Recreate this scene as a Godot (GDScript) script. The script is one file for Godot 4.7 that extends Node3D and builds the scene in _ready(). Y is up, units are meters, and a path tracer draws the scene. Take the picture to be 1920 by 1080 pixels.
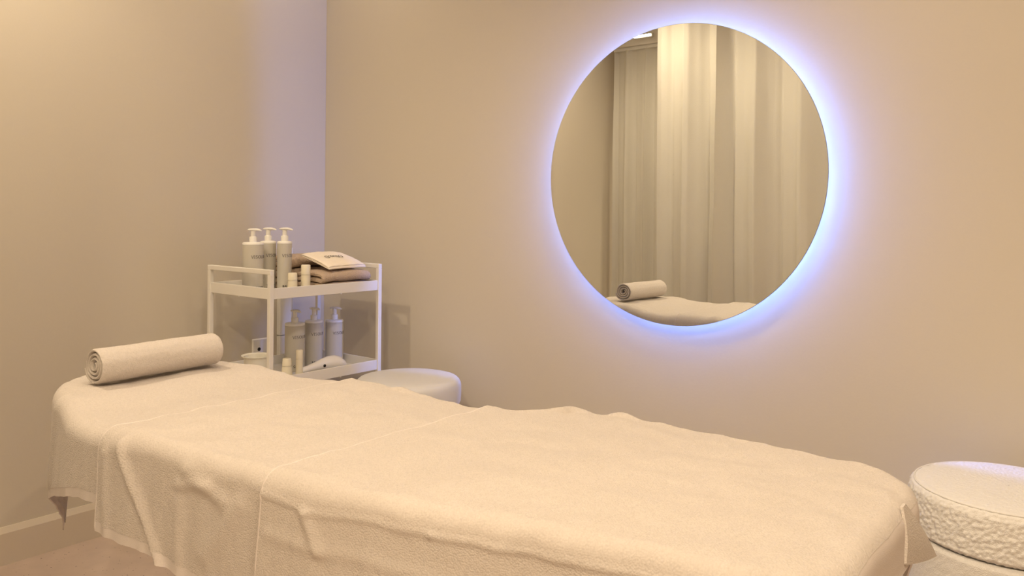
extends Node3D
# A small treatment room: a towel-covered bed along a wall with a backlit round mirror,
# a white trolley with bottles in the corner, two round stools and curtains behind the camera.

const SRGB_WARM := Color(1.0, 0.905, 0.765)
const WALL_X := -3.102         # inner face of the left wall; the back wall's inner face is z = 0
const OFF := Vector3(0, 0.0286, 0.057)   # things are laid out from the plane of the mirror glass, which stands this far off the wall
const LOW := -0.0286           # the floor, in the frame of those things
const CEIL := 2.70
const MIRROR := Vector3(-1.225, 1.339, 0.0)
const MIRROR_R := 0.4985

var M := {}
var taken := {}
var bold := SystemFont.new()
var light_font := SystemFont.new()

func _ready() -> void:
	camera_and_world()
	ceiling_lamps()
	make_materials()
	room_shell()
	mirror()
	treatment_bed()
	bed_towels()
	rolled_towel()
	trolley()
	trolley_goods()
	leather_stool()
	boucle_stool()
	curtains()
	wall_sockets()

# ---------------------------------------------------------------- camera, sky, lights

func camera_and_world() -> void:
	var cam := Camera3D.new()
	cam.name = "camera"
	cam.projection = Camera3D.PROJECTION_FRUSTUM
	cam.near = 0.05
	cam.far = 60.0
	cam.size = 2.0 * cam.near * 540.0 / 1497.0
	cam.frustum_offset = Vector2(0.0, -cam.near * 138.0 / 1497.0)
	cam.basis = Basis(Vector3.UP, deg_to_rad(38.43)) * Basis(Vector3.BACK, deg_to_rad(0.53))
	cam.position = Vector3(0.0, 1.2034, 2.4) + OFF
	add_child(cam)
	cam.current = true
	var env := Environment.new()
	env.background_mode = Environment.BG_COLOR
	env.background_color = Color(0.02, 0.02, 0.02)
	env.tonemap_mode = Environment.TONE_MAPPER_LINEAR
	env.tonemap_exposure = 0.80
	env.sdfgi_enabled = true
	env.ssao_enabled = true
	env.ssil_enabled = true
	var we := WorldEnvironment.new()
	we.name = "world"
	we.environment = env
	add_child(we)

func ceiling_lamps() -> void:
	# recessed downlights: position on the ceiling, energy, half angle of the beam
	var spots := [
		[-0.40, 0.80, 1.35, 80.0, 0.7], [-1.40, 1.35, 1.25, 80.0, 0.7], [-2.50, 1.60, 2.2, 82.0, 0.7],
		[-0.35, 2.75, 5.6, 80.0, 0.7], [0.75, 2.20, 3.4, 80.0, 0.7], [-1.75, 3.0, 1.2, 80.0, 0.7],
		[-2.66, 0.42, 0.42, 74.0, 0.5],
	]
	var ring := StandardMaterial3D.new()
	ring.albedo_color = Color(0.93, 0.92, 0.90)
	ring.roughness = 0.4
	var glow := StandardMaterial3D.new()
	glow.albedo_color = Color(1, 0.97, 0.9)
	glow.emission_enabled = true
	glow.emission = SRGB_WARM
	glow.emission_energy_multiplier = 2.5
	var places := ["above the foot of the bed", "above the middle of the bed", "above the head of the bed", "in the gap beside the wide curtain", "beyond the foot of the bed", "behind the curtains", "above the trolley in the corner"]
	for k in spots.size():
		var s: Array = spots[k]
		var t := thing("ceiling_downlight", "small round recessed ceiling downlight " + places[k], "ceiling lamp", Vector3(s[0], CEIL, s[1]), 0.0, "recessed downlights in the ceiling")
		part("trim_ring", lathe([Vector2(0.040, -0.001), Vector2(0.047, -0.006), Vector2(0.056, -0.004), Vector2(0.058, -0.0005)], 40), ring, t)
		part("lamp_lens", lathe([Vector2(0.0005, -0.002), Vector2(0.041, -0.002), Vector2(0.041, -0.0005)], 40), glow, t)
		var l := SpotLight3D.new()
		l.name = "spot"
		l.light_color = SRGB_WARM
		l.light_energy = s[2]
		l.light_size = 0.05
		l.spot_range = 12.0
		l.spot_attenuation = 2.0
		l.spot_angle = s[3]
		l.spot_angle_attenuation = s[4]
		l.shadow_enabled = true
		l.rotation_degrees.x = -90.0
		l.position = Vector3(0, -0.012, 0)
		t.add_child(l)

# ---------------------------------------------------------------- naming helpers

func numbered(called: String) -> String:
	var n: int = taken.get(called, 0)
	taken[called] = n + 1
	return called if n == 0 else "%s_%03d" % [called, n]

func thing(called: String, label: String, category: String, at := Vector3.ZERO, turn := 0.0, group := "") -> Node3D:
	var o := Node3D.new()
	o.name = numbered(called)
	add_child(o)
	o.position = at + OFF
	o.rotation.y = turn
	tag(o, label, category, group)
	return o

func tag(o: Node, label: String, category: String, group := "") -> void:
	o.set_meta("label", label)
	o.set_meta("category", category)
	if group:
		o.set_meta("group", group)

func part(called: String, mesh: Mesh, m: Material, parent: Node, at := Vector3.ZERO) -> MeshInstance3D:
	var o := MeshInstance3D.new()
	o.mesh = mesh
	o.material_override = m
	o.name = called
	o.position = at
	parent.add_child(o, true)
	return o

func struct(called: String, mesh: Mesh, m: Material, label: String, category: String, at := Vector3.ZERO) -> MeshInstance3D:
	var o := part(called, mesh, m, self, at)
	o.set_meta("kind", "structure")
	tag(o, label, category)
	return o

# ---------------------------------------------------------------- mesh helpers

func mesh_of(v: PackedVector3Array, n: PackedVector3Array, ix: PackedInt32Array) -> ArrayMesh:
	var a := []
	a.resize(Mesh.ARRAY_MAX)
	a[Mesh.ARRAY_VERTEX] = v
	a[Mesh.ARRAY_NORMAL] = n
	a[Mesh.ARRAY_INDEX] = ix
	var m := ArrayMesh.new()
	m.add_surface_from_arrays(Mesh.PRIMITIVE_TRIANGLES, a)
	return m

func smooth_mesh(v: PackedVector3Array, ix: PackedInt32Array) -> ArrayMesh:
	var n := PackedVector3Array()
	n.resize(v.size())
	for k in range(0, ix.size(), 3):
		var a := ix[k]
		var b := ix[k + 1]
		var c := ix[k + 2]
		var f := (v[c] - v[a]).cross(v[b] - v[a])
		n[a] += f
		n[b] += f
		n[c] += f
	for k in n.size():
		n[k] = n[k].normalized()
	return mesh_of(v, n, ix)

func flat_mesh(tris: PackedVector3Array) -> ArrayMesh:
	var n := PackedVector3Array()
	var ix := PackedInt32Array()
	for k in range(0, tris.size(), 3):
		var f := (tris[k + 2] - tris[k]).cross(tris[k + 1] - tris[k]).normalized()
		for j in 3:
			n.append(f)
			ix.append(k + j)
	return mesh_of(tris, n, ix)

# quad a b c d whose outside lies towards "out"
func quad(tris: PackedVector3Array, a: Vector3, b: Vector3, c: Vector3, d: Vector3, out: Vector3) -> void:
	if (c - a).cross(b - a).dot(out) < 0.0:
		var t := b
		b = d
		d = t
	tris.append_array(PackedVector3Array([a, b, c, a, c, d]))

func tri(tris: PackedVector3Array, a: Vector3, b: Vector3, c: Vector3, out: Vector3) -> void:
	if (c - a).cross(b - a).dot(out) < 0.0:
		tris.append_array(PackedVector3Array([a, c, b]))
	else:
		tris.append_array(PackedVector3Array([a, b, c]))

# a box from lo to hi with chamfered edges of width r
func box_tris(tris: PackedVector3Array, lo: Vector3, hi: Vector3, r: float) -> void:
	var c := (lo + hi) * 0.5
	var h := (hi - lo) * 0.5
	r = minf(r, minf(h.x, minf(h.y, h.z)) * 0.9)
	for ax in 3:
		var b1 := (ax + 1) % 3
		var b2 := (ax + 2) % 3
		for s in [-1.0, 1.0]:
			var q := []
			for e in [[-1, -1], [1, -1], [1, 1], [-1, 1]]:
				var p := Vector3.ZERO
				p[ax] = s * h[ax]
				p[b1] = e[0] * (h[b1] - r)
				p[b2] = e[1] * (h[b2] - r)
				q.append(c + p)
			var o := Vector3.ZERO
			o[ax] = s
			quad(tris, q[0], q[1], q[2], q[3], o)
		# edges along ax
		for s1 in [-1.0, 1.0]:
			for s2 in [-1.0, 1.0]:
				var q := []
				for e in [-1.0, 1.0]:
					var p := Vector3.ZERO
					p[ax] = e * (h[ax] - r)
					p[b1] = s1 * h[b1]
					p[b2] = s2 * (h[b2] - r)
					q.append(c + p)
				for e in [1.0, -1.0]:
					var p := Vector3.ZERO
					p[ax] = e * (h[ax] - r)
					p[b1] = s1 * (h[b1] - r)
					p[b2] = s2 * h[b2]
					q.append(c + p)
				var o := Vector3.ZERO
				o[b1] = s1
				o[b2] = s2
				quad(tris, q[0], q[1], q[2], q[3], o)
	for sx in [-1.0, 1.0]:
		for sy in [-1.0, 1.0]:
			for sz in [-1.0, 1.0]:
				var o := Vector3(sx, sy, sz)
				tri(tris, c + o * (h - Vector3(0, r, r)), c + o * (h - Vector3(r, 0, r)), c + o * (h - Vector3(r, r, 0)), o)

func box(lo: Vector3, hi: Vector3, r := 0.002) -> ArrayMesh:
	var t := PackedVector3Array()
	box_tris(t, lo, hi, r)
	return flat_mesh(t)

# profile of (radius, height), running so that the outside lies to its right; creases over 40 degrees stay sharp
func lathe(profile: Array, segs: int, sx := 1.0, sz := 1.0) -> ArrayMesh:
	var v := PackedVector3Array()
	var n := PackedVector3Array()
	var ix := PackedInt32Array()
	var m := profile.size()
	var sn := []
	for k in m - 1:
		var d: Vector2 = (profile[k + 1] - profile[k]).normalized()
		sn.append(Vector2(d.y, -d.x))
	for k in m - 1:
		for e in 2:
			var p: Vector2 = profile[k + e]
			var nn: Vector2 = sn[k]
			var o: int = k - 1 + 2 * e
			if o >= 0 and o < m - 1 and nn.dot(sn[o]) > 0.76:
				nn = (nn + sn[o]).normalized()
			for s in segs + 1:
				var a := TAU * s / segs
				v.append(Vector3(p.x * cos(a) * sx, p.y, p.x * sin(a) * sz))
				n.append(Vector3(nn.x * cos(a) / sx, nn.y, nn.x * sin(a) / sz).normalized())
		var base := k * 2 * (segs + 1)
		for s in segs:
			var a := base + s
			var b := a + 1
			var c := a + segs + 1
			var d := c + 1
			for t in [[a, c, b], [b, c, d]]:
				var f := (v[t[2]] - v[t[0]]).cross(v[t[1]] - v[t[0]])
				var want := n[t[0]] + n[t[1]] + n[t[2]]
				if f.dot(want) >= 0.0:
					ix.append_array(PackedInt32Array([t[0], t[1], t[2]]))
				else:
					ix.append_array(PackedInt32Array([t[0], t[2], t[1]]))
	return mesh_of(v, n, ix)

# a closed sheet: outer and inner hold nu * nv points, row after row
func shell(nu: int, nv: int, outer: PackedVector3Array, inner: PackedVector3Array) -> ArrayMesh:
	var v := outer.duplicate()
	v.append_array(inner)
	var off := outer.size()
	var ix := PackedInt32Array()
	var mid := (nv / 2) * nu + nu / 2
	var f := (outer[mid + nu] - outer[mid]).cross(outer[mid + 1] - outer[mid])
	var flip := f.dot(outer[mid] - inner[mid]) < 0.0
	for j in nv - 1:
		for i in nu - 1:
			var a := j * nu + i
			var b := a + 1
			var c := a + nu
			var d := c + 1
			if flip:
				ix.append_array(PackedInt32Array([a, c, b, b, c, d, a + off, b + off, c + off, b + off, d + off, c + off]))
			else:
				ix.append_array(PackedInt32Array([a, b, c, b, d, c, a + off, c + off, b + off, b + off, c + off, d + off]))
	var rim := PackedInt32Array()
	for i in nu - 1:
		rim.append_array(PackedInt32Array([i, i + 1]))
	for j in nv - 1:
		rim.append_array(PackedInt32Array([j * nu + nu - 1, (j + 1) * nu + nu - 1]))
	for i in range(nu - 1, 0, -1):
		rim.append_array(PackedInt32Array([(nv - 1) * nu + i, (nv - 1) * nu + i - 1]))
	for j in range(nv - 1, 0, -1):
		rim.append_array(PackedInt32Array([j * nu, (j - 1) * nu]))
	var far := v.size()
	for k in range(0, rim.size(), 2):      # the rim has points of its own, so that its shading stays apart from the faces
		v.append_array(PackedVector3Array([outer[rim[k]], inner[rim[k]]]))
	var count := rim.size() / 2
	for k in count:
		var a := far + 2 * k
		var b := far + 2 * ((k + 1) % count)
		if flip:
			ix.append_array(PackedInt32Array([a, b, a + 1, b, b + 1, a + 1]))
		else:
			ix.append_array(PackedInt32Array([a, a + 1, b, b, a + 1, b + 1]))
	return smooth_mesh(v, ix)

func tube(pts: PackedVector3Array, r: float, segs := 8) -> ArrayMesh:
	var v := PackedVector3Array()
	var ix := PackedInt32Array()
	var m := pts.size()
	for k in m:
		var d := (pts[mini(k + 1, m - 1)] - pts[maxi(k - 1, 0)]).normalized()
		var up := Vector3.UP if absf(d.y) < 0.9 else Vector3.RIGHT
		var x := d.cross(up).normalized()
		var y := x.cross(d)
		var rr := r * (0.3 if k == 0 or k == m - 1 else 1.0)
		for s in segs:
			var a := TAU * s / segs
			v.append(pts[k] + (x * cos(a) + y * sin(a)) * rr)
	for k in m - 1:
		for s in segs:
			var a := k * segs + s
			var b := k * segs + (s + 1) % segs
			ix.append_array(PackedInt32Array([a, b, a + segs, b, b + segs, a + segs]))
	for s in range(1, segs - 1):
		ix.append_array(PackedInt32Array([0, s + 1, s, (m - 1) * segs, (m - 1) * segs + s, (m - 1) * segs + s + 1]))
	# turn the faces outwards
	var f := (v[ix[2]] - v[ix[0]]).cross(v[ix[1]] - v[ix[0]])
	if f.dot(v[0] - pts[0]) < 0.0:
		for k in range(0, ix.size(), 3):
			var t := ix[k + 1]
			ix[k + 1] = ix[k + 2]
			ix[k + 2] = t
	return smooth_mesh(v, ix)

# lettering laid round a cylinder of radius r about the y axis; "at" is the angle of its first letter from +z towards +x
func round_text(words: String, size: float, r: float, at: float, y: float, font: Font, stretch := 1.0) -> ArrayMesh:
	var tm := TextMesh.new()
	tm.text = words
	tm.font = font
	tm.font_size = 32
	tm.pixel_size = size / 23.0
	tm.depth = 0.0004
	tm.curve_step = 2.0
	tm.horizontal_alignment = HORIZONTAL_ALIGNMENT_LEFT
	var a := tm.surface_get_arrays(0)
	var v: PackedVector3Array = a[Mesh.ARRAY_VERTEX]
	var ix: PackedInt32Array = a[Mesh.ARRAY_INDEX]
	var n: PackedVector3Array = a[Mesh.ARRAY_NORMAL]
	var least := 1e9
	for p in v:
		least = minf(least, p.x)
	for k in v.size():
		var g := at + (v[k].x - least) * stretch / r
		var d := r + v[k].z + 0.0003
		v[k] = Vector3(sin(g) * d, y + v[k].y, cos(g) * d)
		n[k] = Vector3(n[k].x * cos(g) + n[k].z * sin(g), n[k].y, -n[k].x * sin(g) + n[k].z * cos(g))
	return mesh_of(v, n, ix)

# ---------------------------------------------------------------- materials

func noise_image(kind: int, freq: float, size: int, seed_: int, octaves := 3) -> Image:
	var f := FastNoiseLite.new()
	f.seed = seed_
	f.noise_type = kind
	f.frequency = freq
	f.fractal_octaves = octaves
	f.cellular_return_type = FastNoiseLite.RETURN_DISTANCE
	return f.get_seamless_image(size, size, false, false, 0.15, true)

func tex(im: Image) -> ImageTexture:
	return ImageTexture.create_from_image(im)

# a grey noise stretched between two tones, as a tint
func tint_image(src: Image, lo: Color, hi: Color) -> Image:
	var out := Image.create(src.get_width(), src.get_height(), false, Image.FORMAT_RGB8)
	for y in src.get_height():
		for x in src.get_width():
			out.set_pixel(x, y, lo.lerp(hi, src.get_pixel(x, y).r))
	return out

func plain(c: Color, rough := 0.6, metal := 0.0) -> StandardMaterial3D:
	var m := StandardMaterial3D.new()
	m.albedo_color = c
	m.roughness = rough
	m.metallic = metal
	return m

func bumped(c: Color, rough: float, height: Texture2D, tile: float, depth_cm: float, tint: Texture2D = null) -> StandardMaterial3D:
	var m := plain(c, rough)
	m.uv1_triplanar = true
	m.uv1_world_triplanar = true
	m.uv1_scale = Vector3.ONE / tile
	m.heightmap_enabled = true
	m.heightmap_texture = height
	m.heightmap_scale = depth_cm
	if tint:
		m.albedo_texture = tint
	return m

func make_materials() -> void:
	bold.font_names = PackedStringArray(["Droid Sans"])
	bold.font_weight = 700
	light_font.font_names = PackedStringArray(["Droid Sans"])
	# terry loops: fine cells with a coarser clumping
	var cells := noise_image(FastNoiseLite.TYPE_CELLULAR, 0.11, 512, 3, 1)
	var clump := noise_image(FastNoiseLite.TYPE_SIMPLEX_SMOOTH, 0.03, 512, 8, 3)
	var loops := Image.create(512, 512, false, Image.FORMAT_RGB8)
	var pile := Image.create(512, 512, false, Image.FORMAT_RGB8)
	for y in 512:
		for x in 512:
			var c := 1.0 - cells.get_pixel(x, y).r
			var g := clump.get_pixel(x, y).r
			var h := 0.85 * c + 0.15 * g
			loops.set_pixel(x, y, Color(h, h, h))
			var k := 0.88 + 0.12 * (0.6 * c + 0.4 * g)
			pile.set_pixel(x, y, Color(k, k * 0.995, k * 0.985))
	var loops_t := tex(loops)
	var pile_t := tex(pile)
	M.terry = bumped(Color(0.845, 0.814, 0.793), 0.95, loops_t, 0.17, 0.12, pile_t)
	M.terry.rim_enabled = true
	M.terry.rim = 0.35
	M.terry.rim_tint = 0.6
	M.band = bumped(Color(0.855, 0.82, 0.80), 0.85, loops_t, 0.10, 0.03)
	M.taupe_terry = bumped(Color(0.77, 0.69, 0.62), 0.95, loops_t, 0.25, 0.3, pile_t)
	var plaster := tex(noise_image(FastNoiseLite.TYPE_SIMPLEX_SMOOTH, 0.05, 512, 21, 4))
	M.wall = bumped(Color(0.815, 0.785, 0.73), 0.75, plaster, 0.30, 0.010)
	M.ceiling = plain(Color(0.93, 0.91, 0.87), 0.8)
	M.trim = plain(Color(0.84, 0.80, 0.735), 0.5)
	# floor: pinkish beige poured floor with dark flecks
	var fl := Image.create(1024, 1024, false, Image.FORMAT_RGB8)
	var cloud := noise_image(FastNoiseLite.TYPE_SIMPLEX_SMOOTH, 0.01, 1024, 5, 4)
	for y in 1024:
		for x in 1024:
			var k := 0.94 + 0.06 * cloud.get_pixel(x, y).r
			fl.set_pixel(x, y, Color(0.79 * k, 0.715 * k, 0.665 * k))
	var rng := RandomNumberGenerator.new()
	rng.seed = 77
	for k in 1500:
		var cx := rng.randi_range(0, 1020)
		var cy := rng.randi_range(0, 1020)
		var w := rng.randi_range(1, 4)
		var h := rng.randi_range(1, 3)
		var dark := rng.randf_range(0.35, 0.85)
		for yy in h:
			for xx in w:
				if rng.randf() < 0.85:
					fl.set_pixel((cx + xx) % 1024, (cy + yy) % 1024, Color(0.80 * dark, 0.72 * dark, 0.67 * dark))
	M.floor = plain(Color.WHITE, 0.55)
	M.floor.albedo_texture = tex(fl)
	M.floor.uv1_triplanar = true
	M.floor.uv1_world_triplanar = true
	M.floor.uv1_scale = Vector3.ONE / 1.3
	M.white_steel = plain(Color(0.92, 0.91, 0.89), 0.38)
	M.mirror = plain(Color(0.94, 0.95, 0.945), 0.0, 1.0)
	M.glass_edge = plain(Color(0.60, 0.64, 0.63), 0.5)
	M.housing = plain(Color(0.85, 0.85, 0.85), 0.6)
	M.led = plain(Color(0.95, 0.96, 1.0), 0.5)
	M.led.emission_enabled = true
	M.led.emission = Color(0.46, 0.60, 1.0)
	M.led.emission_energy_multiplier = 4.0
	M.mattress = plain(Color(0.74, 0.65, 0.56), 0.5)
	M.grey_steel = plain(Color(0.62, 0.62, 0.63), 0.35, 0.6)
	M.chrome = plain(Color(0.85, 0.85, 0.86), 0.12, 1.0)
	M.rubber = plain(Color(0.12, 0.12, 0.12), 0.7)
	M.leather = bumped(Color(0.84, 0.835, 0.83), 0.42, plaster, 0.05, 0.02)
	var nub := tex(noise_image(FastNoiseLite.TYPE_SIMPLEX_SMOOTH, 0.06, 512, 31, 3))
	M.boucle = bumped(Color(0.89, 0.885, 0.88), 0.95, nub, 0.12, 0.10)
	M.seam = plain(Color(0.45, 0.42, 0.38), 0.9)
	M.bottle = plain(Color(0.80, 0.785, 0.75), 0.30)
	M.bottle_white = plain(Color(0.94, 0.935, 0.92), 0.28)
	M.cream = plain(Color(0.91, 0.88, 0.80), 0.35)
	M.ink = plain(Color(0.10, 0.10, 0.11), 0.6)
	M.grey_ink = plain(Color(0.34, 0.33, 0.34), 0.6)
	M.black = plain(Color(0.03, 0.03, 0.03), 0.4)
	M.bowl = plain(Color(0.93, 0.92, 0.88), 0.35)
	M.device = plain(Color(0.95, 0.94, 0.93), 0.22)
	var weave := tex(noise_image(FastNoiseLite.TYPE_SIMPLEX_SMOOTH, 0.12, 256, 41, 2))
	M.cotton = bumped(Color(0.94, 0.90, 0.84), 0.9, weave, 0.08, 0.04)
	M.curtain = bumped(Color(0.875, 0.86, 0.82), 0.9, weave, 0.15, 0.04)
	M.plastic = plain(Color(0.93, 0.925, 0.91), 0.45)

# ---------------------------------------------------------------- the room

func room_shell() -> void:
	var x1 := 1.9
	var top_y := CEIL + OFF.y
	var z1 := 4.0
	struct("floor", box(Vector3(WALL_X - 0.15, -0.12, -0.15), Vector3(x1 + 0.15, 0, z1 + 0.15), 0.001), M.floor, "pinkish beige poured floor with small dark flecks", "floor")
	struct("ceiling", box(Vector3(WALL_X - 0.15, top_y, -0.15), Vector3(x1 + 0.15, top_y + 0.15, z1 + 0.15), 0.001), M.ceiling, "plain pale ceiling over the treatment room", "ceiling")
	struct("wall_back", box(Vector3(WALL_X - 0.15, 0, -0.15), Vector3(x1 + 0.15, top_y, 0), 0.001), M.wall, "beige plastered wall carrying the round mirror", "wall")
	struct("wall_left", box(Vector3(WALL_X - 0.15, 0, 0), Vector3(WALL_X, top_y, z1), 0.001), M.wall, "beige plastered wall beside the head of the bed", "wall")
	struct("wall_right", box(Vector3(x1, 0, 0), Vector3(x1 + 0.15, top_y, z1), 0.001), M.wall, "beige plastered wall beyond the foot of the bed", "wall")
	struct("wall_front", box(Vector3(WALL_X - 0.15, 0, z1), Vector3(x1 + 0.15, top_y, z1 + 0.15), 0.001), M.wall, "beige plastered wall behind the curtains", "wall")
	# skirting boards with a sloping top edge
	var t := PackedVector3Array()
	var prof := [Vector2(0, 0), Vector2(0.016, 0), Vector2(0.016, 0.110), Vector2(0.007, 0.130), Vector2(0, 0.130)]
	for k in prof.size():
		var p: Vector2 = prof[k]
		var q: Vector2 = prof[(k + 1) % prof.size()]
		var d := (q - p).normalized()
		quad(t, Vector3(WALL_X + p.x, p.y, 0.016), Vector3(WALL_X + q.x, q.y, 0.016), Vector3(WALL_X + q.x, q.y, z1), Vector3(WALL_X + p.x, p.y, z1), Vector3(d.y, -d.x, 0))
	struct("baseboard_left", flat_mesh(t), M.trim, "beige skirting board with sloped top along the wall behind the bed head", "skirting board")
	t = PackedVector3Array()
	for k in prof.size():
		var p: Vector2 = prof[k]
		var q: Vector2 = prof[(k + 1) % prof.size()]
		var d := (q - p).normalized()
		quad(t, Vector3(WALL_X, p.y, p.x), Vector3(WALL_X, q.y, q.x), Vector3(x1, q.y, q.x), Vector3(x1, p.y, p.x), Vector3(0, -d.x, d.y))
	struct("baseboard_back", flat_mesh(t), M.trim, "beige skirting board under the round mirror wall", "skirting board")
	# the dropped edge over the far curtain
	struct("trim_1", box(Vector3(WALL_X, 2.45, 2.68), Vector3(-1.9, top_y, 3.0), 0.004), M.ceiling, "pale dropped ceiling edge over the short curtain", "ceiling edge")

func mirror() -> void:
	var t := thing("round_mirror", "large round frameless wall mirror with bluish white light glowing behind it", "mirror", MIRROR - Vector3(0, 0, 0.057))
	# everything turned so that the lathe axis points out of the wall
	var turn := Basis(Vector3.RIGHT, PI / 2)
	var r := MIRROR_R
	var hr := r - 0.150
	var g := part("mirror_glass", lathe([Vector2(r - 0.0012, 0.0570), Vector2(0.0005, 0.0570)], 160), M.mirror, t)
	var rim := part("glass_edge", lathe([Vector2(0.0005, 0.0522), Vector2(r, 0.0522), Vector2(r, 0.0562), Vector2(r - 0.0012, 0.0570)], 160), M.glass_edge, t)
	rim.basis = turn
	g.basis = turn
	var b := part("backing_plate", lathe([Vector2(r - 0.001, 0.0520), Vector2(r - 0.001, 0.050), Vector2(0.0005, 0.050)], 128), M.housing, t)
	b.basis = turn
	var h := part("housing", lathe([Vector2(hr, 0.0005), Vector2(hr, 0.0498)], 128), M.housing, t)
	h.basis = turn
	var led := part("led_strip", lathe([Vector2(hr + 0.0015, 0.0065), Vector2(hr + 0.0015, 0.0200)], 128), M.led, t)
	led.basis = turn
	led.set_meta("label", "bluish white light strip behind the mirror")
	var n := 36
	for k in n:
		var a := TAU * k / n
		var out := Vector3(cos(a), sin(a), 0)
		var l := AreaLight3D.new()
		l.name = "led_segment"
		l.light_color = Color(0.46, 0.60, 1.0)
		l.light_energy = 0.105
		l.area_normalize_energy = true
		l.area_size = Vector2(TAU * hr / n * 0.98, 0.0135)
		l.area_range = 6.0
		l.area_attenuation = 2.0
		l.shadow_enabled = true
		l.basis = Basis(Vector3(-sin(a), cos(a), 0), (-out).cross(Vector3(-sin(a), cos(a), 0)), -out)
		l.position = out * (hr + 0.004) + Vector3(0, 0, 0.01325)
		t.add_child(l, true)

# ---------------------------------------------------------------- the bed and the towels on it

const HEAD_X := -2.29
const FOOT_X := -0.294
const FOOT_RC := 0.15
const NEAR := [[-2.4, 1.49], [-2.2, 1.535], [-2.05, 1.578], [-1.85, 1.625], [-1.7, 1.630], [-1.4, 1.592], [-1.08, 1.552], [-0.83, 1.503], [-0.65, 1.452], [-0.45, 1.415], [-0.2, 1.405]]
const FAR := [[-2.4, 1.09], [-2.1, 1.05], [-1.85, 0.985], [-1.7, 0.945], [-1.25, 0.935], [-1.12, 0.912], [-1.02, 0.81], [-0.9, 0.79], [-0.4, 0.79], [-0.2, 0.79]]
const TOP := [[-2.4, 0.762], [-2.1, 0.762], [-1.98, 0.760], [-1.86, 0.741], [-1.72, 0.744], [-1.5, 0.750], [-1.3, 0.744], [-1.1, 0.742], [-0.9, 0.746], [-0.6, 0.744], [-0.2, 0.742]]

func along(table: Array, x: float) -> float:
	if x <= table[0][0]:
		return table[0][1]
	for k in range(1, table.size()):
		if x < table[k][0]:
			var p0: float = table[maxi(k - 2, 0)][1]
			var p1: float = table[k - 1][1]
			var p2: float = table[k][1]
			var p3: float = table[mini(k + 1, table.size() - 1)][1]
			var u: float = (x - table[k - 1][0]) / (table[k][0] - table[k - 1][0])
			return p1 + 0.5 * u * (p2 - p0 + u * (2 * p0 - 5 * p1 + 4 * p2 - p3 + u * (3 * (p1 - p2) + p3 - p0)))
	return table[table.size() - 1][1]

const EDGE_R := 0.034
var wave := FastNoiseLite.new()

# where a point (a, b) of a cloth laid flat over the bed comes to rest: [point, direction away from the bed, depth below the top]
func drape(a: float, b: float, flare: float) -> Array:
	var ac := clampf(a, HEAD_X, FOOT_X)
	var zn := along(NEAR, ac)
	var zf := along(FAR, ac)
	var sz := 1.0 if b > (zn + zf) * 0.5 else -1.0
	var edge := zn if sz > 0.0 else zf
	var sx := 1.0 if a > -1.3 else -1.0
	var ex := FOOT_X if sx > 0.0 else HEAD_X
	var rc := FOOT_RC if sx > 0.0 else 0.20
	var pz := (b - edge) * sz + rc
	var px := (a - ex) * sx + rc
	var d := 0.0
	var n := Vector3.ZERO
	var q := Vector3.ZERO
	if px > 0.0 and pz > 0.0:
		var l := sqrt(px * px + pz * pz)
		d = l - rc
		n = Vector3(px / l * sx, 0, pz / l * sz)
		q = Vector3(ex - sx * rc, 0, edge - sz * rc) + n * rc
	elif px > pz:
		d = px - rc
		n = Vector3(sx, 0, 0)
		q = Vector3(ex, 0, b)
	else:
		d = pz - rc
		n = Vector3(0, 0, sz)
		q = Vector3(a, 0, edge)
	var l2 := d + EDGE_R
	if l2 <= 0.0:
		return [Vector3(a, along(TOP, a) + 0.004 * wave.get_noise_2d(a * 100.0, b * 100.0), b), Vector3.UP, 0.0]
	var ang := minf(l2 / EDGE_R, PI / 2)
	var rest := maxf(0.0, l2 - EDGE_R * PI / 2)
	var out := -EDGE_R + EDGE_R * sin(ang) + flare * rest
	var drop := EDGE_R * (1.0 - cos(ang)) + rest
	var p := Vector3(q.x + n.x * out, along(TOP, clampf(q.x, HEAD_X, FOOT_X)) - drop + 0.004 * wave.get_noise_2d(q.x * 100.0, q.z * 100.0), q.z + n.z * out)
	return [p, n * sin(ang) + Vector3.UP * cos(ang), drop]

# raised folds: each [a0, drop0, a1, drop1, height, width] runs as a straight ridge down the hanging side
func ridges(list: Array, a: float, b_side: float, drop: float) -> float:
	var s := 0.0
	for r in list:
		if r[6] * b_side < 0.0:
			continue
		var p := Vector2(a, drop)
		var u := Vector2(r[0], r[1])
		var w := Vector2(r[2], r[3])
		var t := clampf((p - u).dot(w - u) / (w - u).length_squared(), 0.0, 1.0)
		var d: float = (p - u.lerp(w, t)).length() / r[5]
		if d < 3.0:
			s += r[4] * exp(-d * d)
	return s

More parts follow.
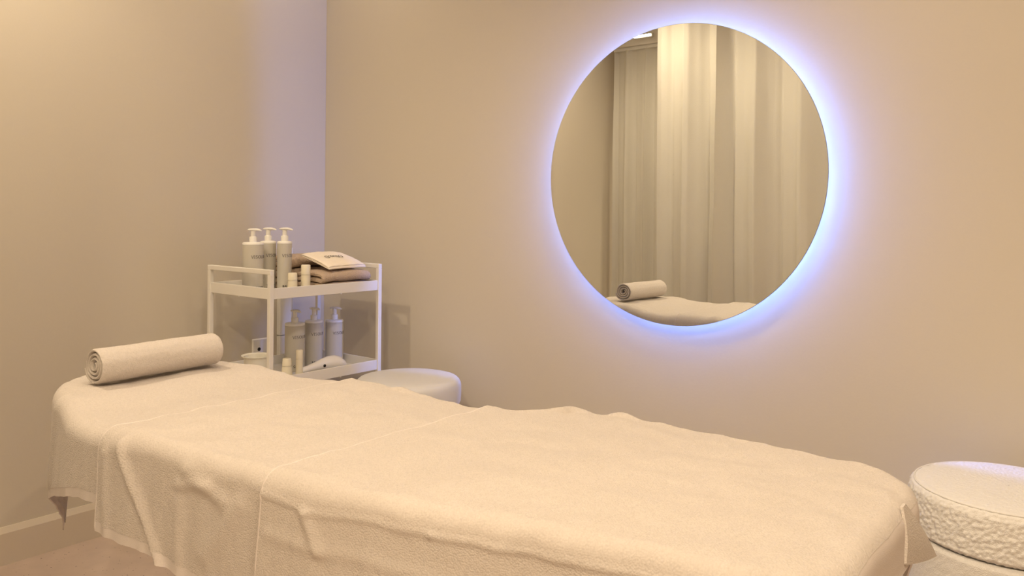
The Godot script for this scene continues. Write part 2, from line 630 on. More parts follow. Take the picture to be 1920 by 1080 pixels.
# one draped towel between a0 and a1 along the bed and b0 and b1 across it; bands are the flat woven hems at its sides
func draped_towel(called: String, label: String, a: Vector2, b: Vector2, step: float, lift: Callable, folds: Array, flare: float, band_b: Vector2, band_a1: float, group: String, slant := 0.0) -> Node3D:
	var t := thing(called, label, "towel", Vector3.ZERO, 0.0, group)
	var thick := 0.006
	var fuzz := FastNoiseLite.new()
	fuzz.seed = 12
	fuzz.frequency = 1.0
	fuzz.fractal_octaves = 2
	# [a range, b range, is a band]
	var lap := 0.005
	var pieces := [[a.x, a.y - band_a1, b.x + band_b.x, b.y - band_b.y, false]]
	if band_b.y > 0.0:
		pieces.append([a.x, a.y - band_a1, b.y - band_b.y - lap, b.y, true])
	if band_b.x > 0.0:
		pieces.append([a.x, a.y - band_a1, b.x, b.x + band_b.x + lap, true])
	if band_a1 > 0.0:
		pieces.append([a.y - band_a1 - lap, a.y, b.x, b.y, true])
	for pc in pieces:
		var nu := maxi(3, int((pc[1] - pc[0]) / step) + 1)
		var nv := maxi(4, int((pc[3] - pc[2]) / step) + 1)
		var outer := PackedVector3Array()
		var inner := PackedVector3Array()
		outer.resize(nu * nv)
		inner.resize(nu * nv)
		var amp := 0.0001 if pc[4] else 0.0007
		var th := thick * 0.55 if pc[4] else thick
		for j in nv:
			var bb: float = lerpf(pc[2], pc[3], float(j) / (nv - 1))
			for i in nu:
				var aa: float = lerpf(pc[0], pc[1], float(i) / (nu - 1))
				var bs := bb + slant * (1.0 - smoothstep(-2.08, -1.74, aa)) * clampf((bb - 1.4) / 0.3, 0.0, 1.0)
				var r := drape(aa, bs, flare)
				var p: Vector3 = r[0]
				var n: Vector3 = r[1]
				var drop: float = r[2]
				var side := 1.0 if bb > 1.25 else -1.0
				var up: float = lift.call(aa, bb, drop)
				if drop > 0.0:
					up += ridges(folds, aa, side, drop)
					up += minf(drop, 0.15) * 0.03 * (0.5 + 0.5 * wave.get_noise_2d(aa * 260.0, 7.0 + drop * 60.0))
				var f := amp * fuzz.get_noise_3d(p.x * 180.0, p.y * 180.0, p.z * 180.0)
				outer[j * nu + i] = p + n * (up + f - (0.0005 if pc[4] else 0.0))
				inner[j * nu + i] = p + n * (up - th - (0.0005 if pc[4] else 0.0))
		part("hem_band" if pc[4] else "pile_cloth", shell(nu, nv, outer, inner), M.band if pc[4] else M.terry, t)
	return t

func edge_cord(t: Node3D, aa: float, b0: float, b1: float, lift: Callable, folds: Array, flare: float, r: float) -> void:
	var pts := PackedVector3Array()
	var n := 140
	for k in n + 1:
		var bb := lerpf(b0, b1, float(k) / n)
		var d := drape(aa, bb, flare)
		var up: float = lift.call(aa, bb, d[2])
		if d[2] > 0.0:
			up += ridges(folds, aa, 1.0 if bb > 1.25 else -1.0, d[2])
			up += minf(d[2], 0.15) * 0.03 * (0.5 + 0.5 * wave.get_noise_2d(aa * 260.0, 7.0 + d[2] * 60.0))
		pts.append(d[0] + d[1] * (up - 0.002))
	part("selvage", tube(pts, r, 8), M.band, t)

func bed_towels() -> void:
	wave.seed = 4
	wave.frequency = 0.09
	wave.fractal_octaves = 2
	var group := "sand towels draped over the bed"
	var lift_head := func(_a, _b, _d): return 0.0
	var f_head := [[-2.02, 0.02, -2.06, 0.2, 0.006, 0.02, 1.0], [-1.86, 0.03, -1.84, 0.2, 0.004, 0.03, 1.0]]
	draped_towel("bed_towel", "sand terry towel over the head of the bed, under the rolled towel", Vector2(-2.375, -1.60), Vector2(0.88, 1.765), 0.006, lift_head, f_head, 0.03, Vector2(0.018, 0.020), 0.0, group, 0.045)
	var lift_mid := func(aa, _b, _d): return 0.009 * (1.0 - smoothstep(-1.60, -1.52, aa))
	var f_mid := [
		[-1.610, 0.02, -1.475, 0.24, 0.011, 0.009, 1.0], [-1.66, 0.04, -1.645, 0.2, 0.005, 0.012, 1.0],
		[-1.42, 0.035, -1.31, 0.070, 0.006, 0.016, 1.0], [-1.44, 0.065, -1.35, 0.050, 0.005, 0.012, 1.0],
		[-1.36, 0.18, -1.27, 0.07, 0.006, 0.020, 1.0], [-1.44, 0.10, -1.43, 0.24, 0.004, 0.014, 1.0],
		[-1.5, 0.01, -1.4, 0.1, 0.006, 0.03, -1.0],
	]
	var mid := draped_towel("bed_towel", "sand terry towel across the middle of the bed, between two other towels", Vector2(-1.685, -1.10), Vector2(0.70, 1.815), 0.0055, lift_mid, f_mid, 0.03, Vector2(0.018, 0.020), 0.0, group)
	edge_cord(mid, -1.686, 0.70, 1.815, lift_mid, f_mid, 0.03, 0.0028)
	var lift_foot := func(aa, _b, _d): return 0.009 * (1.0 - smoothstep(-1.10, -1.0, aa))
	var f_foot := [
		[-1.25, 0.028, -1.09, 0.040, 0.0035, 0.004, 1.0], [-1.09, 0.040, -0.86, 0.038, 0.003, 0.005, 1.0], [-0.86, 0.038, -0.45, 0.036, 0.004, 0.005, 1.0],
		[-1.100, 0.045, -1.065, 0.10, 0.007, 0.010, 1.0], [-1.18, 0.095, -0.70, 0.11, 0.003, 0.012, 1.0],
		[-0.93, 0.012, -0.90, 0.03, 0.003, 0.02, 1.0], [-0.72, 0.012, -0.64, 0.02, 0.003, 0.02, 1.0],
		[-1.05, 0.0, -1.0, 0.1, 0.012, 0.03, -1.0], [-0.93, 0.0, -0.9, 0.1, 0.010, 0.03, -1.0],
	]
	var foot := draped_towel("bed_towel", "sand terry towel over the foot half of the bed, hanging over its end", Vector2(-1.205, -0.218), Vector2(0.70, 1.83), 0.0055, lift_foot, f_foot, 0.06, Vector2(0.0, 0.02), 0.075, group)
	corner_fold(foot)
	edge_cord(foot, -1.206, 0.70, 1.83, lift_foot, f_foot, 0.06, 0.0028)

# the surplus cloth at the far foot corner, folded round on to the end of the bed
func corner_fold(t: Node3D) -> void:
	var nu := 18
	var nv := 30
	var outer := PackedVector3Array()
	var inner := PackedVector3Array()
	for j in nv:
		var v := float(j) / (nv - 1)
		var left := Vector3(-0.301, 0.742, 1.012).lerp(Vector3(-0.2895, 0.662, 1.040), v)
		var right := Vector3(-0.300, 0.744, 0.998).lerp(Vector3(-0.281, 0.617, 0.852), v)
		for i in nu:
			var u := float(i) / (nu - 1)
			var p := left.lerp(right, u)
			p.x += 0.004 * sin(PI * u) * v + 0.004 * sin(PI * v)
			outer.append(p + Vector3(0.0015, 0, 0))
			inner.append(p - Vector3(0.003, 0, 0))
	part("corner_fold", shell(nu, nv, outer, inner), M.terry, t)

func treatment_bed() -> void:
	var t := thing("treatment_bed", "padded treatment bed on a steel column, covered with towels", "bed")
	# mattress: a rounded slab that follows the outline of the bed
	var rim := PackedVector3Array()
	for k in 41:
		var x := lerpf(HEAD_X + 0.20, FOOT_X - FOOT_RC, k / 40.0)
		rim.append(Vector3(x, 0, along(NEAR, x) - 0.016))
	for k in range(1, 12):
		var a := PI / 2 * k / 12.0
		var z := along(NEAR, FOOT_X) - 0.016
		rim.append(Vector3(FOOT_X - FOOT_RC + 0.134 * sin(a), 0, z - 0.134 + 0.134 * cos(a)))
	for k in range(1, 12):
		var a := PI / 2 * k / 12.0
		var z := along(FAR, FOOT_X) + 0.016
		rim.append(Vector3(FOOT_X - FOOT_RC + 0.134 * cos(a), 0, z + 0.134 - 0.134 * sin(a)))
	for k in 41:
		var x := lerpf(FOOT_X - FOOT_RC, HEAD_X + 0.20, k / 40.0)
		rim.append(Vector3(x, 0, along(FAR, x) + 0.016))
	for k in range(1, 12):
		var a := PI / 2 * k / 12.0
		var z := along(FAR, HEAD_X) + 0.016
		rim.append(Vector3(HEAD_X + 0.20 - 0.184 * sin(a), 0, z + 0.184 - 0.184 * cos(a)))
	for k in range(1, 12):
		var a := PI / 2 * k / 12.0
		var z := along(NEAR, HEAD_X) - 0.016
		rim.append(Vector3(HEAD_X + 0.20 - 0.184 * cos(a), 0, z - 0.184 + 0.184 * sin(a)))
	var m := rim.size()
	var v := PackedVector3Array()
	var ix := PackedInt32Array()
	var rings := [[0.5, -0.10], [0.06, -0.10], [0.012, -0.095], [0.0, -0.08], [0.0, -0.034], [0.008, -0.016], [0.030, -0.012], [0.06, -0.012], [0.5, -0.012]]
	for rg in rings:
		for p in rim:
			var zc := (along(NEAR, p.x) + along(FAR, p.x)) * 0.5
			var q := p
			if rg[0] >= 0.5:
				q = Vector3(clampf(p.x, -2.0, -0.5), 0, zc)
			else:
				var to := Vector3(clampf(p.x, -2.05, -0.45), 0, zc) - p
				q = p + to.normalized() * rg[0]
			q.y = along(TOP, q.x) + rg[1]
			v.append(q)
	for k in rings.size() - 1:
		for s in m:
			var a := k * m + s
			var b := k * m + (s + 1) % m
			ix.append_array(PackedInt32Array([a, b, a + m, b, b + m, a + m]))
	var probe := 4 * m * 6
	var f := (v[ix[probe + 2]] - v[ix[probe]]).cross(v[ix[probe + 1]] - v[ix[probe]])
	if f.z < 0.0:
		for k in range(0, ix.size(), 3):
			var tmp := ix[k + 1]
			ix[k + 1] = ix[k + 2]
			ix[k + 2] = tmp
	part("mattress", smooth_mesh(v, ix), M.mattress, t)
	part("frame", box(Vector3(-1.75, 0.57, 1.02), Vector3(-0.45, 0.632, 1.38), 0.006), M.grey_steel, t)
	part("column", box(Vector3(-1.22, 0.09, 1.08), Vector3(-0.82, 0.57, 1.32), 0.02), M.white_steel, t)
	part("base", box(Vector3(-1.42, LOW, 0.98), Vector3(-0.52, 0.09, 1.40), 0.02), M.white_steel, t)

func rolled_towel() -> void:
	var t := thing("rolled_towel", "sand terry towel rolled up tight, lying across the head of the bed", "towel", Vector3(-2.070, 0.7675, 1.312), deg_to_rad(2.0))
	# a spiral sheet: along the sheet (u), across its width with rounded ends (v)
	var rng := FastNoiseLite.new()
	rng.seed = 9
	rng.frequency = 1.0
	var fuzz := FastNoiseLite.new()
	fuzz.seed = 13
	fuzz.frequency = 1.0
	var nu := 300
	var nv := 64
	var turns := 3.6
	var half := 0.172
	var th := 0.0082
	var outer := PackedVector3Array()
	var inner := PackedVector3Array()
	for j in nv:
		var w := -half + 2.0 * half * j / (nv - 1)
		var e := clampf((half - absf(w)) / 0.006, 0.0, 1.0)
		var hth := th * 0.5 * (0.35 + 0.65 * sqrt(1.0 - (1.0 - e) * (1.0 - e)))
		for i in nu:
			var u := float(i) / (nu - 1)
			var a := -TAU * turns * u + 0.9
			var r0 := 0.009 + (0.0490 - 0.009 - th * 0.5) * u
			r0 *= 1.0 + 0.10 * (1.0 - u) * sin(2.0 * a + 1.0) + 0.04 * rng.get_noise_2d(u * 14.0, 3.0)
			# the outer turns sag a little and vary along the roll
			var loose := 1.0 + 0.05 * rng.get_noise_3d(cos(a) * 0.8, sin(a) * 0.8, w * 7.0) * u
			var p := Vector2(cos(a), sin(a)) * r0 * loose
			var d := Vector2(cos(a), sin(a))
			var po := p + d * hth
			var pi := p - d * hth
			po.x *= 1.06
			pi.x *= 1.06
			var skew := 0.006 * sin(w * 9.0)
			var f := 0.0009 * fuzz.get_noise_3d(po.x * 180.0, po.y * 180.0, w * 180.0)
			po += d * f
			po.y = maxf(po.y, -0.0460)
			pi.y = maxf(pi.y, -0.0460 + hth)
			outer.append(Vector3(po.x + skew, po.y + 0.0478, w))
			inner.append(Vector3(pi.x + skew, pi.y + 0.0478, w))
	part("rolled_cloth", shell(nu, nv, outer, inner), M.terry, t)

# ---------------------------------------------------------------- the trolley and what stands on it

const CX0 := -2.920
const CX1 := -2.518
const CZ0 := 0.121
const CZ1 := 0.650

func trolley() -> void:
	var t := thing("utility_trolley", "white steel trolley with open trays in the corner of the room", "trolley")
	var p := 0.009
	for x in [CX0, CX1]:
		for z in [CZ0, CZ1]:
			part("post", box(Vector3(x - p, 0.062 + LOW, z - p), Vector3(x + p, 0.973, z + p), 0.0015), M.white_steel, t)
	for z in [CZ0, CZ1]:
		part("handle_rail", box(Vector3(CX0 - p, 0.973, z - p), Vector3(CX1 + p, 0.991, z + p), 0.0015), M.white_steel, t)
	var k := 0
	for top in [0.9225, 0.590, 0.255]:
		var low: float = top - 0.041
		var tray := part("tray", box(Vector3(CX0 + 0.002, low, CZ0 + 0.002), Vector3(CX1 - 0.002, low + 0.003, CZ1 - 0.002), 0.0005), M.white_steel, t)
		# the four rims of the tray between the posts
		part("rim", box(Vector3(CX0 + p, low, CZ1 - 0.003), Vector3(CX1 - p, top, CZ1 + 0.003), 0.001), M.white_steel, tray)
		part("rim", box(Vector3(CX0 + p, low, CZ0 - 0.003), Vector3(CX1 - p, top, CZ0 + 0.003), 0.001), M.white_steel, tray)
		part("rim", box(Vector3(CX1 - 0.003, low, CZ0 + p), Vector3(CX1 + 0.003, top, CZ1 - p), 0.001), M.white_steel, tray)
		part("rim", box(Vector3(CX0 - 0.003, low, CZ0 + p), Vector3(CX0 + 0.003, top, CZ1 - p), 0.001), M.white_steel, tray)
		for s in [[CX0 + 0.20, CZ1], [CX1, CZ0 + 0.20]]:
			part("stud", lathe([Vector2(0.0003, -0.004), Vector2(0.003, -0.003), Vector2(0.0035, 0.0)], 10), M.white_steel, tray, Vector3(s[0], low, s[1]))
		k += 1
	for s in [[-2.80, 0.40], [-2.66, 0.28]]:
		part("bolt", lathe([Vector2(0.0003, -0.005), Vector2(0.004, -0.004), Vector2(0.0045, 0.0)], 12), M.black, t, Vector3(s[0], 0.8815, s[1]))
	for x in [CX0, CX1]:
		for z in [CZ0, CZ1]:
			var c := part("castor", lathe([Vector2(0.0005, -0.012), Vector2(0.022, -0.012), Vector2(0.026, -0.008), Vector2(0.026, 0.008), Vector2(0.022, 0.012), Vector2(0.0005, 0.012)], 24), M.rubber, t, Vector3(x, 0.026 + LOW, z))
			c.basis = Basis(Vector3.BACK, PI / 2)
			var fk := part("fork", box(Vector3(-0.018, 0.0, -0.012), Vector3(0.018, 0.036, 0.012), 0.002), M.grey_steel, t, Vector3(x, 0.027 + LOW, z))
			fk.name = "fork"

func pump_bottle(label: String, at: Vector3, r: float, body: float, word: String, begin: float, nozzle: float, group: String) -> Node3D:
	var t := thing("pump_bottle", label, "bottle", at, 0.0, group)
	part("body", lathe([Vector2(0.0005, 0.0), Vector2(r - 0.004, 0.0), Vector2(r - 0.001, 0.0015), Vector2(r, 0.004), Vector2(r, body - 0.010)], 56), M.bottle, t)
	part("shoulder", lathe([Vector2(r - 0.0005, body - 0.010), Vector2(r + 0.0003, body - 0.0095), Vector2(r + 0.0003, body - 0.004), Vector2(r - 0.002, body - 0.001), Vector2(r - 0.006, body), Vector2(0.014, body + 0.001)], 56), M.bottle_white, t)
	var c := 0.0145
	part("collar", lathe([Vector2(c, body), Vector2(c, body + 0.019), Vector2(c - 0.0015, body + 0.0215), Vector2(0.009, body + 0.0225), Vector2(0.0085, body + 0.024)], 32), M.bottle_white, t)
	part("stem", lathe([Vector2(0.0092, body + 0.022), Vector2(0.0086, body + 0.040), Vector2(0.0100, body + 0.046)], 24), M.bottle_white, t)
	# flat pump head drawn out into a drooping nozzle
	var v := PackedVector3Array()
	var ix := PackedInt32Array()
	var nu := 22
	var nv := 14
	for i in nu + 1:
		var u := -1.0 + 2.0 * i / nu
		var x := 0.029 * u + 0.006
		var w := 0.0125 * sqrt(maxf(0.0, 1.0 - pow(absf(u), 2.6))) * (1.0 if u < 0.1 else lerpf(1.0, 0.42, (u - 0.1) / 0.9)) + 0.0002
		var hgt := 0.0052 * sqrt(maxf(0.0, 1.0 - pow(absf(u), 3.0))) + 0.0002
		var droop := -0.004 * maxf(0.0, u - 0.1) * maxf(0.0, u - 0.1) / 0.8 - 0.0012 * u * u
		for s in nv:
			var a := TAU * s / nv
			v.append(Vector3(x, body + 0.0495 + droop + hgt * sin(a), w * cos(a)))
	for i in nu:
		for s in nv:
			var a := i * nv + s
			var b := i * nv + (s + 1) % nv
			ix.append_array(PackedInt32Array([a, a + nv, b, b, a + nv, b + nv]))
	var probe := (nu / 2) * nv * 6
	var f := (v[ix[probe + 2]] - v[ix[probe]]).cross(v[ix[probe + 1]] - v[ix[probe]])
	if f.dot(v[ix[probe]] - Vector3(0.006, body + 0.0495, 0)) < 0.0:
		for k in range(0, ix.size(), 3):
			var tmp := ix[k + 1]
			ix[k + 1] = ix[k + 2]
			ix[k + 2] = tmp
	var head := part("pump_head", smooth_mesh(v, ix), M.bottle_white, t)
	head.rotation.y = nozzle
	part("lettering", round_text("VISOLOGI", 0.0115, r, begin, body * 0.715, light_font, 1.12), M.grey_ink, t)
	part("lettering", round_text(word, 0.0085, r, begin + 0.12, body * 0.115, bold, 1.0), M.ink, t)
	part("fine_print", round_text("SENSITIVE", 0.0032, r, begin + 0.12, body * 0.085, light_font), M.grey_ink, t)
	return t

func vial(called: String, label: String, at: Vector3, r0: float, r1: float, h: float, cap: float, group := "") -> Node3D:
	var t := thing(called, label, "bottle", at, 0.0, group)
	var split := h - cap
	var rs := lerpf(r0, r1, split / h)
	part("body", lathe([Vector2(0.0005, 0.0), Vector2(r0 - 0.002, 0.0), Vector2(r0, 0.002), Vector2(rs, split)], 36), M.cream, t)
	part("cap", lathe([Vector2(rs - 0.001, split), Vector2(rs - 0.001, split + 0.001), Vector2(rs, split + 0.0015), Vector2(r1, h - 0.0025), Vector2(r1 - 0.002, h), Vector2(0.0005, h)], 36), M.cream, t)
	part("lettering", round_text("VISOLOGI", 0.0042, lerpf(r0, rs, 0.3) + 0.0002, 0.75, split * 0.22, light_font), M.grey_ink, t)
	return t

# a cloth folded into layers: the sheet winds to and fro along x and is drawn out along z
func folded(w: float, l: float, layers: int, pitch: float, th: float, seed_: int) -> ArrayMesh:
	var nz := FastNoiseLite.new()
	nz.seed = seed_
	nz.frequency = 1.0
	var path := PackedVector2Array()
	for k in layers:
		var s := 1.0 if k % 2 == 0 else -1.0
		for i in 25:
			path.append(Vector2(s * lerpf(-w / 2 + pitch / 2, w / 2 - pitch / 2, i / 24.0), th / 2 + k * pitch))
		if k < layers - 1:
			for i in range(1, 8):
				var a := -PI / 2 + PI * i / 8.0
				path.append(Vector2(s * (w / 2 - pitch / 2 + pitch / 2 * cos(a)), th / 2 + (k + 0.5) * pitch + pitch / 2 * sin(a)))
	var nu := path.size()
	var nv := 40
	var outer := PackedVector3Array()
	var inner := PackedVector3Array()
	for j in nv:
		var z := -l / 2 + l * j / (nv - 1)
		var e := clampf((l / 2 - absf(z)) / (th * 0.6), 0.0, 1.0)
		var hth := th * 0.5 * (0.4 + 0.6 * sqrt(1.0 - (1.0 - e) * (1.0 - e)))
		for i in nu:
			var d := (path[mini(i + 1, nu - 1)] - path[maxi(i - 1, 0)]).normalized()
			var n := Vector2(-d.y, d.x)
			var p := path[i]
			var layer := p.y / (pitch * layers)
			var b := layer * 0.006 * nz.get_noise_3d(p.x * 12.0, layer * 2.0, z * 12.0)
			# the pile slumps towards its edges
			b -= layer * 0.014 * (pow(absf(2.0 * z / l), 3.0) * 0.6 + pow(absf(2.0 * p.x / w), 3.0) * 0.7)
			var o := p + n * hth
			var q := p - n * hth
			outer.append(Vector3(o.x, maxf(0.0, o.y + b), z))
			inner.append(Vector3(q.x, maxf(0.0, q.y + b), z))
	return shell(nu, nv, outer, inner)

func trolley_goods() -> void:
	var y1 := 0.9225 - 0.041 + 0.0032
	var y2 := 0.590 - 0.041 + 0.0032
	var up := "pump bottles on the upper tray"
	var low := "pump bottles on the lower tray"
	pump_bottle("wide grey pump bottle by the handle rail on the upper tray", Vector3(-2.752, y1, 0.570), 0.0405, 0.200, "CLEANSE", 0.82, 0.60, up)
	pump_bottle("slim grey pump bottle standing between two others on the upper tray", Vector3(-2.790, y1, 0.475), 0.0315, 0.202, "TONIC", 0.72, 0.60, up)
	pump_bottle("slim grey pump bottle beside the folded towels on the upper tray", Vector3(-2.712, y1, 0.452), 0.0285, 0.203, "BALANCE", 0.62, 0.60, up)
	pump_bottle("grey pump bottle behind the thin tube on the lower tray", Vector3(-2.748, y2, 0.372), 0.0405, 0.196, "CALM", 0.72, 0.15, low)
	pump_bottle("grey pump bottle between two others on the lower tray", Vector3(-2.758, y2, 0.268), 0.0365, 0.196, "BALANCE", 0.62, 0.15, low)
	pump_bottle("grey pump bottle closest to the back wall on the lower tray", Vector3(-2.736, y2, 0.176), 0.0385, 0.192, "HYDRATE", 0.72, 0.55, low)
	vial("cream_jar", "short cream bottle in front of the pump bottles on the upper tray", Vector3(-2.606, y1, 0.490), 0.0195, 0.0175, 0.083, 0.030)
	vial("cream_bottle", "tall slim cream bottle beside the folded towels on the upper tray", Vector3(-2.600, y1, 0.432), 0.0185, 0.0180, 0.112, 0.040)
	vial("cream_tube", "short tapered cream bottle beside the white bowl on the lower tray", Vector3(-2.606, y2, 0.512), 0.0225, 0.0165, 0.085, 0.030)
	vial("cream_tube", "thin tall cream bottle in front of a pump bottle on the lower tray", Vector3(-2.578, y2, 0.475), 0.0140, 0.0130, 0.116, 0.036)
	# bowl
	var b := thing("plastic_bowl", "white plastic bowl with a flat rim on the lower tray", "bowl", Vector3(-2.700, y2, 0.582))
	part("bowl_wall", lathe([Vector2(0.0005, 0.0), Vector2(0.036, 0.0), Vector2(0.040, 0.004), Vector2(0.0475, 0.060), Vector2(0.0505, 0.088), Vector2(0.0590, 0.093), Vector2(0.0592, 0.096), Vector2(0.0490, 0.0925), Vector2(0.0455, 0.055), Vector2(0.038, 0.006), Vector2(0.0005, 0.003)], 56), M.bowl, b)
	# towels and the printed cloth
	var t := thing("folded_towel", "taupe towel folded in a thick stack against the corner on the upper tray", "towel", Vector3(-2.825, y1, 0.272), 0.0, "folded taupe towels on the trolley")
	part("folded_cloth", folded(0.150, 0.255, 6, 0.0245, 0.019, 2), M.taupe_terry, t)
	t = thing("folded_towel", "taupe folded towel lying under the printed cloth on the upper tray", "towel", Vector3(-2.630, y1, 0.272), 0.0, "folded taupe towels on the trolley")
	part("folded_cloth", folded(0.175, 0.250, 4, 0.0235, 0.018, 5), M.taupe_terry, t)
	t = thing("printed_cloth", "off white folded cloth with dark printed lettering on top of the towels", "cloth", Vector3(-2.640, y1 + 0.1175, 0.262), deg_to_rad(5.0))
	t.rotation.z = deg_to_rad(-17.0)
	part("folded_cloth", folded(0.172, 0.210, 3, 0.0075, 0.0055, 7), M.cotton, t)
	var tm := TextMesh.new()
	tm.text = "Olus:O"
	tm.font = light_font
	tm.font_size = 32
	tm.pixel_size = 0.0010
	tm.depth = 0.0005
	var words := part("lettering", tm, M.ink, t, Vector3(0.004, 0.0232, 0.01))
	words.basis = Basis(Vector3.UP, deg_to_rad(-90.0)) * Basis(Vector3.RIGHT, deg_to_rad(-90.0))
	handheld()

func handheld() -> void:
	var y2 := 0.590 - 0.041 + 0.0032
	var t := thing("handheld_device", "white handheld skin device with a black round button on the lower tray", "device", Vector3(-2.585, y2, 0.36))
	# body: a swept egg shape along z, thick at the far end
	var v := PackedVector3Array()
	var ix := PackedInt32Array()
	var spine := [[0.105, 0.030, 0.008, 0.007], [0.100, 0.031, 0.013, 0.011], [0.07, 0.034, 0.016, 0.013], [0.035, 0.039, 0.018, 0.016], [0.0, 0.043, 0.022, 0.022], [-0.03, 0.042, 0.027, 0.029], [-0.06, 0.038, 0.030, 0.0335], [-0.085, 0.035, 0.029, 0.030], [-0.105, 0.030, 0.024, 0.020], [-0.114, 0.027, 0.012, 0.009], [-0.116, 0.026, 0.002, 0.002]]
	var sg := 24
	for s in spine:
		for k in sg:
			var a := TAU * k / sg
			v.append(Vector3(s[2] * cos(a), s[1] + s[3] * sin(a), s[0]))
	for i in spine.size() - 1:
		for k in sg:
			var a := i * sg + k
			var b := i * sg + (k + 1) % sg
			ix.append_array(PackedInt32Array([a, b, a + sg, b, b + sg, a + sg]))
	for k in range(1, sg - 1):
		ix.append_array(PackedInt32Array([0, k + 1, k]))
	var probe := 4 * sg * 6
	var f := (v[ix[probe + 2]] - v[ix[probe]]).cross(v[ix[probe + 1]] - v[ix[probe]])
	if f.dot(v[ix[probe]] - Vector3(0, 0.043, 0)) < 0.0:
		for k in range(0, ix.size(), 3):
			var tmp := ix[k + 1]
			ix[k + 1] = ix[k + 2]
			ix[k + 2] = tmp
	part("shell", smooth_mesh(v, ix), M.device, t)
	var b1 := part("button", lathe([Vector2(0.006, -0.001), Vector2(0.006, 0.001), Vector2(0.005, 0.0016), Vector2(0.0005, 0.0018)], 20), M.black, t, Vector3(0.0225, 0.040, 0.004))
	b1.basis = Basis(Vector3.BACK, -PI / 2)
	b1.set_meta("label", "black round button")
	part("stand", box(Vector3(-0.02, 0.0, -0.09), Vector3(0.02, 0.009, 0.03), 0.004), M.device, t)

# ---------------------------------------------------------------- stools

func leather_stool() -> void:
	var t := thing("round_stool", "smooth white leather round stool between the trolley and the bed", "stool", Vector3(-2.215, 0, 0.240))
	var r := 0.203
	var h := 0.578
	part("seat", lathe([Vector2(0.0005, h - 0.105), Vector2(r - 0.02, h - 0.105), Vector2(r - 0.006, h - 0.101), Vector2(r - 0.001, h - 0.090), Vector2(r, h - 0.060), Vector2(r, h - 0.034), Vector2(r - 0.002, h - 0.024), Vector2(r - 0.007, h - 0.014), Vector2(r - 0.016, h - 0.006), Vector2(r - 0.032, h - 0.002), Vector2(r * 0.6, h), Vector2(0.0005, h + 0.001)], 96), M.leather, t)
	part("piston", lathe([Vector2(0.025, 0.078 + LOW), Vector2(0.025, 0.30), Vector2(0.016, 0.30), Vector2(0.016, h - 0.106)], 24), M.chrome, t)
	for k in 5:
		var a := TAU * k / 5
		var leg := part("leg", box(Vector3(0.0, 0.055 + LOW, -0.016), Vector3(0.185, 0.080 + LOW, 0.016), 0.006), M.chrome, t)
		leg.rotation.y = a
		var c := part("castor", lathe([Vector2(0.0005, -0.010), Vector2(0.022, -0.010), Vector2(0.025, -0.006), Vector2(0.025, 0.006), Vector2(0.022, 0.010), Vector2(0.0005, 0.010)], 20), M.rubber, t, Vector3(cos(a) * 0.172, 0.0255 + LOW, -sin(a) * 0.172))
		c.basis = Basis(Vector3.UP, a) * Basis(Vector3.RIGHT, PI / 2)

func nubby(profile: Array, segs: int, amp: float, seed_: int, step := 0.0042) -> ArrayMesh:
	# a turned body whose surface is pushed in and out by small curls
	var nz := FastNoiseLite.new()
	nz.seed = seed_
	nz.frequency = 1.0
	nz.noise_type = FastNoiseLite.TYPE_CELLULAR
	nz.cellular_return_type = FastNoiseLite.RETURN_DISTANCE
	nz.fractal_type = FastNoiseLite.FRACTAL_NONE
	var pts := []
	for k in profile.size() - 1:
		var p: Vector2 = profile[k]
		var q: Vector2 = profile[k + 1]
		var m := maxi(1, int((q - p).length() / step))
		for i in m:
			pts.append(p.lerp(q, float(i) / m))
	pts.append(profile[profile.size() - 1])
	var v := PackedVector3Array()
	var ix := PackedInt32Array()
	for k in pts.size():
		var d: Vector2 = (pts[mini(k + 1, pts.size() - 1)] - pts[maxi(k - 1, 0)]).normalized()
		var n := Vector2(d.y, -d.x)
		for s in segs:
			var a := TAU * s / segs
			var p := Vector3(pts[k].x * cos(a), pts[k].y, pts[k].x * sin(a))
			var g := -nz.get_noise_3d(p.x * 118.0, p.y * 118.0, p.z * 118.0) * (1.0 - 0.55 * absf(n.y))
			v.append(p + Vector3(n.x * cos(a), n.y, n.x * sin(a)) * amp * g)
	for k in pts.size() - 1:
		for s in segs:
			var a := k * segs + s
			var b := k * segs + (s + 1) % segs
			ix.append_array(PackedInt32Array([a, a + segs, b, b, a + segs, b + segs]))
	var probe := (pts.size() / 2) * segs * 6
	var f := (v[ix[probe + 2]] - v[ix[probe]]).cross(v[ix[probe + 1]] - v[ix[probe]])
	var dd: Vector2 = (pts[pts.size() / 2 + 1] - pts[pts.size() / 2])
	if f.dot(Vector3(dd.y, -dd.x, 0)) < 0.0:
		for k in range(0, ix.size(), 3):
			var tmp := ix[k + 1]
			ix[k + 1] = ix[k + 2]
			ix[k + 2] = tmp
	return smooth_mesh(v, ix)

